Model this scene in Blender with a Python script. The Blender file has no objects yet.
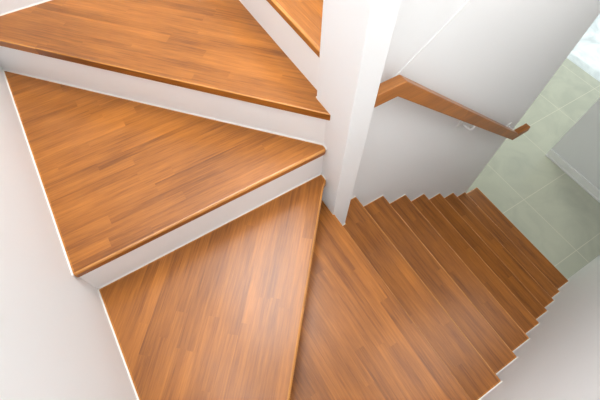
import bpy, bmesh, math
from mathutils import Vector, Matrix

S = bpy.context.scene
COL = S.collection

# ------------------------------------------------------------------ camera
YAW, PITCH, ROLL = 0.9998, 1.0534, 0.0228
cy_, sy_, cp_, sp_ = math.cos(YAW), math.sin(YAW), math.cos(PITCH), math.sin(PITCH)
d = Vector((cy_*cp_, sy_*cp_, -sp_)); rt = Vector((sy_, -cy_, 0)); up = rt.cross(d)
c_, s_ = math.cos(ROLL), math.sin(ROLL)
rx = c_*rt + s_*up; ux = -s_*rt + c_*up
cam = bpy.data.cameras.new('camera'); co = bpy.data.objects.new('camera', cam); COL.objects.link(co)
M = Matrix((rx, ux, -d)).transposed().to_4x4(); M.translation = Vector((-0.7423, -0.6552, 1.6208))
co.matrix_world = M
cam.sensor_width = 36; cam.lens = 387.82/600*36; cam.clip_start = 0.02
S.camera = co

# ------------------------------------------------------------------ world, lights, exposure
w = bpy.data.worlds.new('sky'); S.world = w; w.use_nodes = True
bg = w.node_tree.nodes['Background']; bg.inputs[0].default_value = (0.86, 0.95, 1, 1); bg.inputs[1].default_value = 0.7

def light(name, kind, loc, aim, energy, color=(1, 1, 1), **k):
    l = bpy.data.lights.new(name, kind); l.energy = energy; l.color = color
    for a, v in k.items(): setattr(l, a, v)
    o = bpy.data.objects.new(name, l); COL.objects.link(o)
    o.location = loc
    o.rotation_euler = (Vector(aim)-Vector(loc)).to_track_quat('-Z', 'Y').to_euler()
    return o
light('sun', 'SUN', (5, 3, 6), (5, 1, 2), 0.75, (1, .98, .95), angle=0.01)
light('stairwell_light', 'AREA', (-0.05, 0.5, 3.36), (-0.05, 0.5, 0), 40, (.94, .98, 1), shape='RECTANGLE', size=1.4, size_y=1.1)
light('left_fill', 'AREA', (-1.07, -0.45, 1.95), (0.6, -0.2, 1.25), 12, (.92, .97, 1), shape='RECTANGLE', size=1.0, size_y=0.8)  # added fill in front of the left wall, which has no window
light('handrail_wall_fill', 'AREA', (0.65, -0.92, 1.35), (0.7, 0.3, 0.1), 10.5, (1, .985, .965), shape='RECTANGLE', size=1.7, size_y=.9)  # unseen fill added by the outer wall to brighten the handrail wall
light('hall_fill', 'AREA', (3.2, 1.3, 1.1), (3.2, 1.3, 0), 16, (.97, 1, .90), shape='RECTANGLE', size=.6, size_y=.6)  # unseen fill added to lift the hall floor and wall

S.view_settings.view_transform = 'Standard'; S.view_settings.look = 'None'
S.view_settings.gamma = 1; S.view_settings.use_curve_mapping = False
S.view_settings.exposure = 0.56

# ------------------------------------------------------------------ materials
def mat(name):
    m = bpy.data.materials.new(name); m.use_nodes = True
    return m, m.node_tree.nodes, m.node_tree.links, m.node_tree.nodes['Principled BSDF']

def paint(name, col, rough=.55, bump=.02):
    m, n, l, b = mat(name)
    b.inputs['Base Color'].default_value = (*col, 1); b.inputs['Roughness'].default_value = rough
    t = n.new('ShaderNodeTexCoord'); z = n.new('ShaderNodeTexNoise'); z.inputs['Scale'].default_value = 140; z.inputs['Detail'].default_value = 3
    bp = n.new('ShaderNodeBump'); bp.inputs['Strength'].default_value = bump; bp.inputs['Distance'].default_value = .002
    l.new(t.outputs['Object'], z.inputs['Vector']); l.new(z.outputs['Fac'], bp.inputs['Height']); l.new(bp.outputs[0], b.inputs['Normal'])
    return m

def wood(name, light_c, dark_c, rough=.31, stave=.036, coat=.0):
    m, n, l, b = mat(name)
    def N(t): return n.new('ShaderNode'+t)
    def MA(op, a, bb):
        q = N('Math'); q.operation = op
        for i, v in enumerate((a, bb)):
            if isinstance(v, (int, float)): q.inputs[i].default_value = v
            else: l.new(v, q.inputs[i])
        return q.outputs[0]
    tc = N('TexCoord'); oi = N('ObjectInfo')
    off = N('CombineXYZ'); l.new(MA('MULTIPLY', oi.outputs['Random'], 7.3), off.inputs[0]); l.new(MA('MULTIPLY', oi.outputs['Random'], 3.1), off.inputs[1])
    add = N('VectorMath'); add.operation = 'ADD'; l.new(tc.outputs['Object'], add.inputs[0]); l.new(off.outputs[0], add.inputs[1])
    # staves: laminated strips with butt joints along the grain (local X)
    br = N('TexBrick'); br.inputs['Scale'].default_value = 1; br.inputs['Brick Width'].default_value = .55; br.inputs['Row Height'].default_value = stave
    br.inputs['Mortar Size'].default_value = .0; br.inputs['Color1'].default_value = (0, 0, 0, 1); br.inputs['Color2'].default_value = (1, 1, 1, 1)
    br.offset = 0; br.offset_frequency = 2; br.squash = 1
    # every row of staves is shifted along the grain by its own amount, so the butt joints never line up
    sx = N('SeparateXYZ'); l.new(add.outputs[0], sx.inputs[0])
    row = MA('FLOOR', MA('DIVIDE', sx.outputs[1], stave), 0); wn = N('TexWhiteNoise'); wn.noise_dimensions = '1D'; l.new(row, wn.inputs['W'])
    cb = N('CombineXYZ'); l.new(MA('ADD', sx.outputs[0], MA('MULTIPLY', wn.outputs['Value'], 3.0)), cb.inputs[0]); l.new(sx.outputs[1], cb.inputs[1])
    l.new(cb.outputs[0], br.inputs['Vector'])
    # per-stave shift of the grain
    sv = N('VectorMath'); sv.operation = 'MULTIPLY_ADD'
    l.new(br.outputs['Color'], sv.inputs[0]); sv.inputs[1].default_value = (3.7, 1.9, 0); l.new(add.outputs[0], sv.inputs[2])
    def noise(sx, sy, det, src):
        mp = N('Mapping'); mp.inputs['Scale'].default_value = (sx, sy, sy)
        l.new(src, mp.inputs['Vector']); q = N('TexNoise'); q.inputs['Scale'].default_value = 1; q.inputs['Detail'].default_value = det
        q.inputs['Roughness'].default_value = .6; l.new(mp.outputs[0], q.inputs['Vector']); return q.outputs['Fac']
    g1 = noise(6, 150, 4, sv.outputs[0]); g2 = noise(2.2, 26, 3, sv.outputs[0]); g3 = noise(22, 420, 2, sv.outputs[0]); g4 = noise(2.5, 4, 2, add.outputs[0])
    f = MA('MULTIPLY', br.outputs['Color'], .12)
    f = MA('ADD', f, MA('MULTIPLY', g1, .50)); f = MA('ADD', f, MA('MULTIPLY', g2, .55)); f = MA('ADD', f, MA('MULTIPLY', g3, .25)); f = MA('ADD', f, MA('MULTIPLY', g4, .3))
    mr = N('MapRange'); mr.inputs['From Min'].default_value = .60; mr.inputs['From Max'].default_value = 1.10; l.new(f, mr.inputs['Value'])
    mx = N('Mix'); mx.data_type = 'RGBA'; mx.inputs['A'].default_value = (*dark_c, 1); mx.inputs['B'].default_value = (*light_c, 1)
    l.new(mr.outputs[0], mx.inputs['Factor']); l.new(mx.outputs['Result'], b.inputs['Base Color'])
    rr = N('MapRange'); rr.inputs['To Min'].default_value = rough-.05; rr.inputs['To Max'].default_value = rough+.06; l.new(g1, rr.inputs['Value']); l.new(rr.outputs[0], b.inputs['Roughness'])
    bp = N('Bump'); bp.inputs['Strength'].default_value = .06; bp.inputs['Distance'].default_value = .001; l.new(g1, bp.inputs['Height']); l.new(bp.outputs[0], b.inputs['Normal'])
    b.inputs['Specular IOR Level'].default_value = .42
    b.inputs['Coat Weight'].default_value = coat; b.inputs['Coat Roughness'].default_value = .18
    return m

def tile(name, col, grout, size, ox, oy, rough=.16, vein=(0, 0, 0), vs=.25, gw=.0028):
    m, n, l, b = mat(name)
    def N(t): return n.new('ShaderNode'+t)
    def MA(op, a, bb=0.0):
        q = N('Math'); q.operation = op
        for i, v in enumerate((a, bb)):
            if isinstance(v, (int, float)): q.inputs[i].default_value = v
            else: l.new(v, q.inputs[i])
        return q.outputs[0]
    tc = N('TexCoord'); sx = N('SeparateXYZ'); l.new(tc.outputs['Object'], sx.inputs[0])
    def dist(o, off):
        q = MA('DIVIDE', MA('SUBTRACT', o, off), size)
        q = MA('ABSOLUTE', MA('SUBTRACT', MA('FRACT', MA('ADD', q, 100.5)), .5))
        return MA('LESS_THAN', MA('MULTIPLY', q, size), gw)
    gf = MA('MAXIMUM', dist(sx.outputs[0], ox), dist(sx.outputs[1], oy))
    nz = N('TexNoise'); nz.inputs['Scale'].default_value = 3; nz.inputs['Detail'].default_value = 6; nz.inputs['Distortion'].default_value = 1.4
    l.new(tc.outputs['Object'], nz.inputs['Vector'])
    cr = N('ValToRGB'); cr.color_ramp.elements[0].position = .35; cr.color_ramp.elements[1].position = .6
    cr.color_ramp.elements[0].color = (*[c*(1-vs)+v*vs for c, v in zip(col, vein)], 1); cr.color_ramp.elements[1].color = (*col, 1)
    l.new(nz.outputs['Fac'], cr.inputs[0])
    mx = N('Mix'); mx.data_type = 'RGBA'; mx.inputs['B'].default_value = (*grout, 1)
    l.new(cr.outputs[0], mx.inputs['A']); l.new(gf, mx.inputs['Factor']); l.new(mx.outputs['Result'], b.inputs['Base Color'])
    l.new(MA('ADD', MA('MULTIPLY', gf, .5), rough), b.inputs['Roughness'])
    return m

WALL = paint('white_wall_paint', (.855, .86, .862))
CEIL = paint('taupe_bounce_cut_paint', (.38, .36, .33))  # dark tone chosen to cut bounce light off the unseen hall ceiling and header
PILLAR = paint('white_pillar_paint', (.84, .84, .84), .5)
RISER = paint('white_riser_paint', (.87, .87, .865), .45)
BEAD = paint('white_sealant', (.88, .85, .80), .5, 0)
BASE = paint('white_baseboard', (.93, .93, .91), .4, 0)
METAL = paint('white_bracket_enamel', (.86, .85, .83), .3, 0)
WOOD = wood('varnished_timber', (.49, .166, .023), (.13, .036, .003), coat=.14)
EDGE_GLINT = wood('edge_highlight_timber', (.66, .29, .075), (.34, .125, .022), rough=.26, coat=.3)  # paler colour paints the highlight onto the rounded tread edges
RAILW = wood('varnished_handrail_timber', (.47, .170, .034), (.22, .068, .010), .33, .1)
TILE = tile('polished_grey_green_tile', (.565, .575, .465), (.66, .64, .52), .575, 1.92, -.255, .15, (.30, .32, .27), .25)
MARBLE = tile('white_marble_paving', (.80, .85, .85), (.6, .64, .64), 1.1, 4.9, .1, .4, (.3, .35, .37), .5)

# ------------------------------------------------------------------ helpers
def mesh_obj(name, bm, m, parent=None, kind=None):
    bmesh.ops.recalc_face_normals(bm, faces=bm.faces)
    me = bpy.data.meshes.new(name); bm.to_mesh(me); bm.free(); me.materials.append(m)
    o = bpy.data.objects.new(name, me); COL.objects.link(o)
    if parent: o.parent = parent
    if kind: o['kind'] = kind
    return o

def add_box(bm, x0, x1, y0, y1, z0, z1):
    v = [bm.verts.new((x, y, z)) for z in (z0, z1) for y in (y0, y1) for x in (x0, x1)]
    for f in ((0, 2, 3, 1), (4, 5, 7, 6), (0, 1, 5, 4), (2, 6, 7, 3), (0, 4, 6, 2), (1, 3, 7, 5)):
        bm.faces.new([v[i] for i in f])

def add_prism(bm, poly, z0, z1):
    a = [bm.verts.new((x, y, z0)) for x, y in poly]; b = [bm.verts.new((x, y, z1)) for x, y in poly]
    bm.faces.new(list(reversed(a))); bm.faces.new(b)
    for i in range(len(poly)):
        j = (i+1) % len(poly); bm.faces.new((a[i], a[j], b[j], b[i]))
    return a, b

def struct(name, boxes, m, bev=0):
    bm = bmesh.new()
    for bx in boxes: add_box(bm, *bx)
    o = mesh_obj(name, bm, m, None, 'structure')
    if bev:
        md = o.modifiers.new('bevel', 'BEVEL'); md.width = bev; md.segments = 3; md.limit_method = 'ANGLE'
    return o

# ------------------------------------------------------------------ dimensions (metres, z = 0 on the first straight tread)
r, g = .175, .2099
WY = -.9587          # outer wall face
XL = -1.1036         # left wall face
YB = 1.0276          # back wall face
XP, YP, XQ, YQ = -.2158, -.0953, -.1311, .0808   # pillar
XE = 1.2859          # free end of the handrail wall
FL = -8*r            # hall floor
CE = 3.4             # stairwell ceiling
HC = 1.2             # hall ceiling
TH = .030            # tread thickness
XO = 3.78            # threshold of the sunlit opening
XW = 2.5             # hall wall face

# ------------------------------------------------------------------ structure
struct('floor', [(XE-.25, XO, WY-.1, 2.2, FL-.1, FL)], TILE)
struct('floor_terrace', [(XO, 7.5, -2.5, 5, FL-.1, FL-.004)], MARBLE)
struct('wall_outer', [(XL-.12, XW, WY-.12, WY, FL, CE)], WALL)
struct('wall_left', [(XL-.12, XL, WY, YB+.12, FL, CE)], WALL)
struct('wall_back', [(XL, XE+.1, YB, YB+.12, FL, CE)], WALL)
# wall between the two flights: lower part 4 mm proud, its top edge slopes up parallel to the upper flight
bm = bmesh.new(); add_box(bm, XQ, XE, .0025, YQ, FL, CE)
def slope(x): return .746+.826*(x-.049)
pts = [(XQ, FL), (XE, FL), (XE, slope(XE)), (XQ, slope(XQ))]
va = [bm.verts.new((x, 0, z)) for x, z in pts]; vb = [bm.verts.new((x, .0025, z)) for x, z in pts]
bm.faces.new(va); bm.faces.new(vb[::-1])
for i in range(4):
    j = (i+1) % 4; bm.faces.new((va[i], vb[i], vb[j], va[j]))
mesh_obj('wall_handrail', bm, WALL, None, 'structure')
struct('wall_hall', [(XW, XO+.12, WY-.12, -.012, FL, HC)], WALL)
struct('wall_under_stair', [(XE-.1, XE, YQ, 2.2, FL, HC)], WALL)
struct('wall_side', [(XE-.1, XO+.12, 2.2, 2.32, FL, HC)], WALL)
struct('wall_front', [(XO, XO+.12, -.012, .12, FL, HC), (XO, XO+.12, 1.9, 2.2, FL, HC), (XO, XO+.12, .12, 1.9, .75, HC)], WALL)
struct('wall_header', [(XE+.1, XE+.2, WY, YB+.12, HC+.15, CE)], CEIL)
struct('ceiling', [(XL-.12, XE+.2, WY-.12, YB+.12, CE, CE+.1)], WALL)
struct('ceiling_hall', [(XE+.1, XO+.12, WY-.12, 2.32, HC, HC+.15)], CEIL)
struct('baseboard_hall', [(XW-.014, XW, WY, -.012, FL, FL+.085), (XW-.024, XW-.014, WY, -.012, FL, FL+.018)], BASE, .003)

# ------------------------------------------------------------------ pillar
pb = bmesh.new(); add_box(pb, XP, XQ, YP, YQ, -r, CE)
pillar = mesh_obj('newel_pillar', pb, PILLAR)
md = pillar.modifiers.new('bevel', 'BEVEL'); md.width = .003; md.segments = 3
pillar['label'] = 'white square full-height pillar that the winding steps turn around'; pillar['category'] = 'pillar'

# ------------------------------------------------------------------ staircase
stair = bpy.data.objects.new('staircase', None); COL.objects.link(stair); stair.location = (0, 0, FL)
stair['label'] = 'winding staircase with varnished orange-brown timber treads and white risers, turning around the white pillar'
stair['category'] = 'staircase'

def tread(name, poly, ztop, ang, bead=None, th=TH):
    """poly in plan; ang = grain direction; bead = polylines along which white sealant runs on the tread"""
    c = Vector((sum(p[0] for p in poly)/len(poly), sum(p[1] for p in poly)/len(poly)))
    ca, sa = math.cos(-ang), math.sin(-ang)
    loc = [((x-c.x)*ca-(y-c.y)*sa, (x-c.x)*sa+(y-c.y)*ca) for x, y in poly]
    bm = bmesh.new(); add_prism(bm, loc, -th, 0)
    o = mesh_obj(name, bm, WOOD, stair)
    o.data.materials.append(EDGE_GLINT)
    o.location = (c.x, c.y, ztop-FL); o.rotation_euler = (0, 0, ang)
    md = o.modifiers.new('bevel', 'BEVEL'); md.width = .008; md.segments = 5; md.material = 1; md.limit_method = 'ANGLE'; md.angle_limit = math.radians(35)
    if bead:
        for (ax, ay), (bx, by) in bead:
            bb = bmesh.new()
            # runs against the wall on the left of a->b
            dx, dy = bx-ax, by-ay; L = math.hypot(dx, dy); nx, ny = dy/L, -dx/L; W = .0032
            q = [(ax, ay), (ax+nx*W, ay+ny*W), (bx+nx*W, by+ny*W), (bx, by)]
            q = [((x-c.x)*ca-(y-c.y)*sa, (x-c.x)*sa+(y-c.y)*ca) for x, y in q]
            add_prism(bb, q, -.005, .0022)
            mesh_obj('sealant_bead', bb, BEAD, o)
    return o

def riser(a, b, z0, z1, t=.018):
    """front face on the line a->b, body on its left side"""
    dx, dy = b[0]-a[0], b[1]-a[1]; L = math.hypot(dx, dy); nx, ny = -dy/L*t, dx/L*t
    bm = bmesh.new(); add_prism(bm, [a, b, (b[0]+nx, b[1]+ny), (a[0]+nx, a[1]+ny)], z0-FL, z1-FL)
    return mesh_obj('riser', bm, RISER, stair)

OV = .014
H = math.pi/2
# straight flight going down: T0 .. T6, then the deeper bottom step
tread('tread', [(-g-OV, WY), (0, WY), (0, 0), (XQ, 0), (XQ, YP), (-g-OV, YP)], 0, H,
      [((-g, WY), (0, WY))[::-1], ((XQ, 0), (0, 0)), ((XP+.01, YP), (XQ, YP)), ((XQ, YP), (XQ, 0))])
for k in range(1, 7):
    x0, x1 = (k-1)*g-OV, k*g
    y1 = 0
    poly = [(x0, WY), (x1, WY), (x1, y1), (x0, y1)]
    tread('tread', poly, -k*r, H, [((x1, WY), (x0, WY)), ((x0, 0), (min(x1, XE), 0))])
    riser(((k-1)*g-OV, WY), ((k-1)*g-OV, y1), -k*r, -(k-1)*r-TH)
x0, x1, y1 = 6*g-OV, 1.5145, .0248
tread('tread', [(x0, WY), (x1, WY), (x1, y1), (XE, y1), (XE, 0), (x0, 0)], -7*r, H, [((x1, WY), (x0, WY))])
riser((6*g-OV, WY), (6*g-OV, 0), -7*r, -6*r-TH)
riser((x1-OV, WY), (x1-OV, y1-.003), FL, -7*r-TH)
bm = bmesh.new(); add_box(bm, XE, x1-OV-.018, y1-.021, y1-.003, 0, r-TH); mesh_obj('side_panel', bm, RISER, stair)

# winders (z = r .. 4r)
a1 = math.atan2(.565, .49)
W0 = [(-g, WY), (-g, YP), (XP, YP), (XP, -.006), (-1.062, WY)]
tread('winder_tread', W0, r, H, [((XP, YP), (XP, -.02)), ((-g, WY), (-1.04, WY))])
riser((-g-OV, WY), (-g-OV, YP), 0, r-TH)
W1 = [(-1.040, WY), (-.240, -.042), (-.227, -.034), (XP, -.022), (XP, .012), (XL, .012), (XL, WY)]
tread('winder_tread', W1, 2*r, a1, [((XL, .012), (XP, .012)), ((XL, WY), (XL, .012)), ((XP, .012), (XP, -.022)), ((-1.04, WY), (XL, WY))])
riser((-1.055, WY), (XP, -.001), r, 2*r-TH)
W2 = [(XL, -.004), (-.228, -.006), (XP, -.001), (XP, .019), (XL, .990)]
tread('winder_tread', W2, 3*r, 0, [((XL, -.004), (XL, .990)), ((XL, .990), (XP, .019)), ((XP, .019), (XP, -.004))])
riser((XL, .012), (XP, .012), 2*r, 3*r-TH)
W3 = [(XL, .972), (-.222, .003), (XP, -.004), (XP, YQ), (-.193, YQ), (-.193, YB), (XL, YB)]
a3 = math.atan2(-.969, .882)
tread('winder_tread', W3, 4*r, a3, [((XL, YB), (-.193, YB)), ((-.193, YB), (-.193, YQ)), ((-.193, YQ), (XP, YQ)), ((XL, .972), (XL, YB))])
riser((XL, .990), (XP, .019), 3*r, 4*r-TH)
# upper flight going up
for k in range(3):
    xa = -g+k*g; z = (5+k)*r
    tread('tread', [(xa, YQ), (xa+g+OV, YQ), (xa+g+OV, YB), (xa, YB)], z, H, [((xa, YB), (xa+g+OV, YB))])
    riser((xa+OV, YB), (xa+OV, YQ), z-r, z-TH)

# ------------------------------------------------------------------ handrail
rail = bpy.data.objects.new('handrail', None); COL.objects.link(rail); rail.location = (0, -.068, .8)
rail['label'] = 'orange-brown timber handrail fixed on the white wall beside the straight flight'; rail['category'] = 'handrail'
yb, yf = -.050, -.086
top = [(XQ, .805), (-.011, .805), (1.150, -.168), (1.257, -.168)]
bot = [(1.266, -.212), (1.136, -.2185), (-.031, .753), (XQ, .753)]
prof = top+bot
bm = bmesh.new()
va = [bm.verts.new((x, yf+.068, z-.8)) for x, z in prof]; vb = [bm.verts.new((x, yb+.068, z-.8)) for x, z in prof]
n = len(prof)
# side faces built as three quads each so the concave outline stays clean
quads = [(0, 1, 6, 7), (1, 2, 5, 6), (2, 3, 4, 5)]
for q in quads:
    bm.faces.new([va[i] for i in q]); bm.faces.new([vb[i] for i in q][::-1])
for i in range(n):
    j = (i+1) % n; bm.faces.new((va[i], va[j], vb[j], vb[i]))
ro = mesh_obj('rail', bm, RAILW, rail)
md = ro.modifiers.new('bevel', 'BEVEL'); md.width = .003; md.segments = 3; md.limit_method = 'ANGLE'

def bracket(x, z, bent=True):
    bm = bmesh.new()
    # round wall plate
    ret = bmesh.ops.create_cone(bm, cap_ends=True, segments=28, radius1=.028, radius2=.024, depth=.008)
    bmesh.ops.rotate(bm, verts=ret['verts'], cent=(0, 0, 0), matrix=Matrix.Rotation(math.pi/2, 3, 'X'))
    bmesh.ops.translate(bm, verts=ret['verts'], vec=(0, -.004, 0))
    # round arm from the plate: bent up to the underside of the rail, or straight into its back
    path = [(0, -.006, 0), (0, -.035, 0), (0, -.052, .004), (0, -.063, .014), (0, -.068, .028), (0, -.068, .05)] if bent else [(0, -.006, 0), (0, -.03, 0), (0, -.052, -.001)]
    rings = []
    for i, p in enumerate(path):
        a = Vector(path[max(i-1, 0)]); b = Vector(path[min(i+1, len(path)-1)]); t = (b-a).normalized()
        u = Vector((1, 0, 0)); v = t.cross(u)
        rings.append([bm.verts.new(Vector(p)+.006*(math.cos(k*math.pi/6)*u+math.sin(k*math.pi/6)*v)) for k in range(12)])
    for A, B in zip(rings, rings[1:]):
        for k in range(12): bm.faces.new((A[k], A[(k+1) % 12], B[(k+1) % 12], B[k]))
    bm.faces.new(rings[0]); bm.faces.new(rings[-1][::-1])
    # saddle under the rail, sloped with it
    if bent:
        s = bmesh.ops.create_cube(bm, size=1)['verts']
        bmesh.ops.scale(bm, verts=s, vec=(.06, .024, .004)); bmesh.ops.rotate(bm, verts=s, cent=(0, 0, 0), matrix=Matrix.Rotation(math.atan(.838), 3, 'Y'))
        bmesh.ops.translate(bm, verts=s, vec=(0, -.068, .050))
    o = mesh_obj('bracket', bm, METAL, rail); o.location = (x, .068, z-.8); o['label'] = 'white metal wall bracket'
    for f in o.data.polygons: f.use_smooth = len(f.vertices) == 4
    return o
def rail_under(x): return .753-(x+.031)*.8325
bracket(.60, rail_under(.60)-.052)
bracket(1.168, -.19, False)
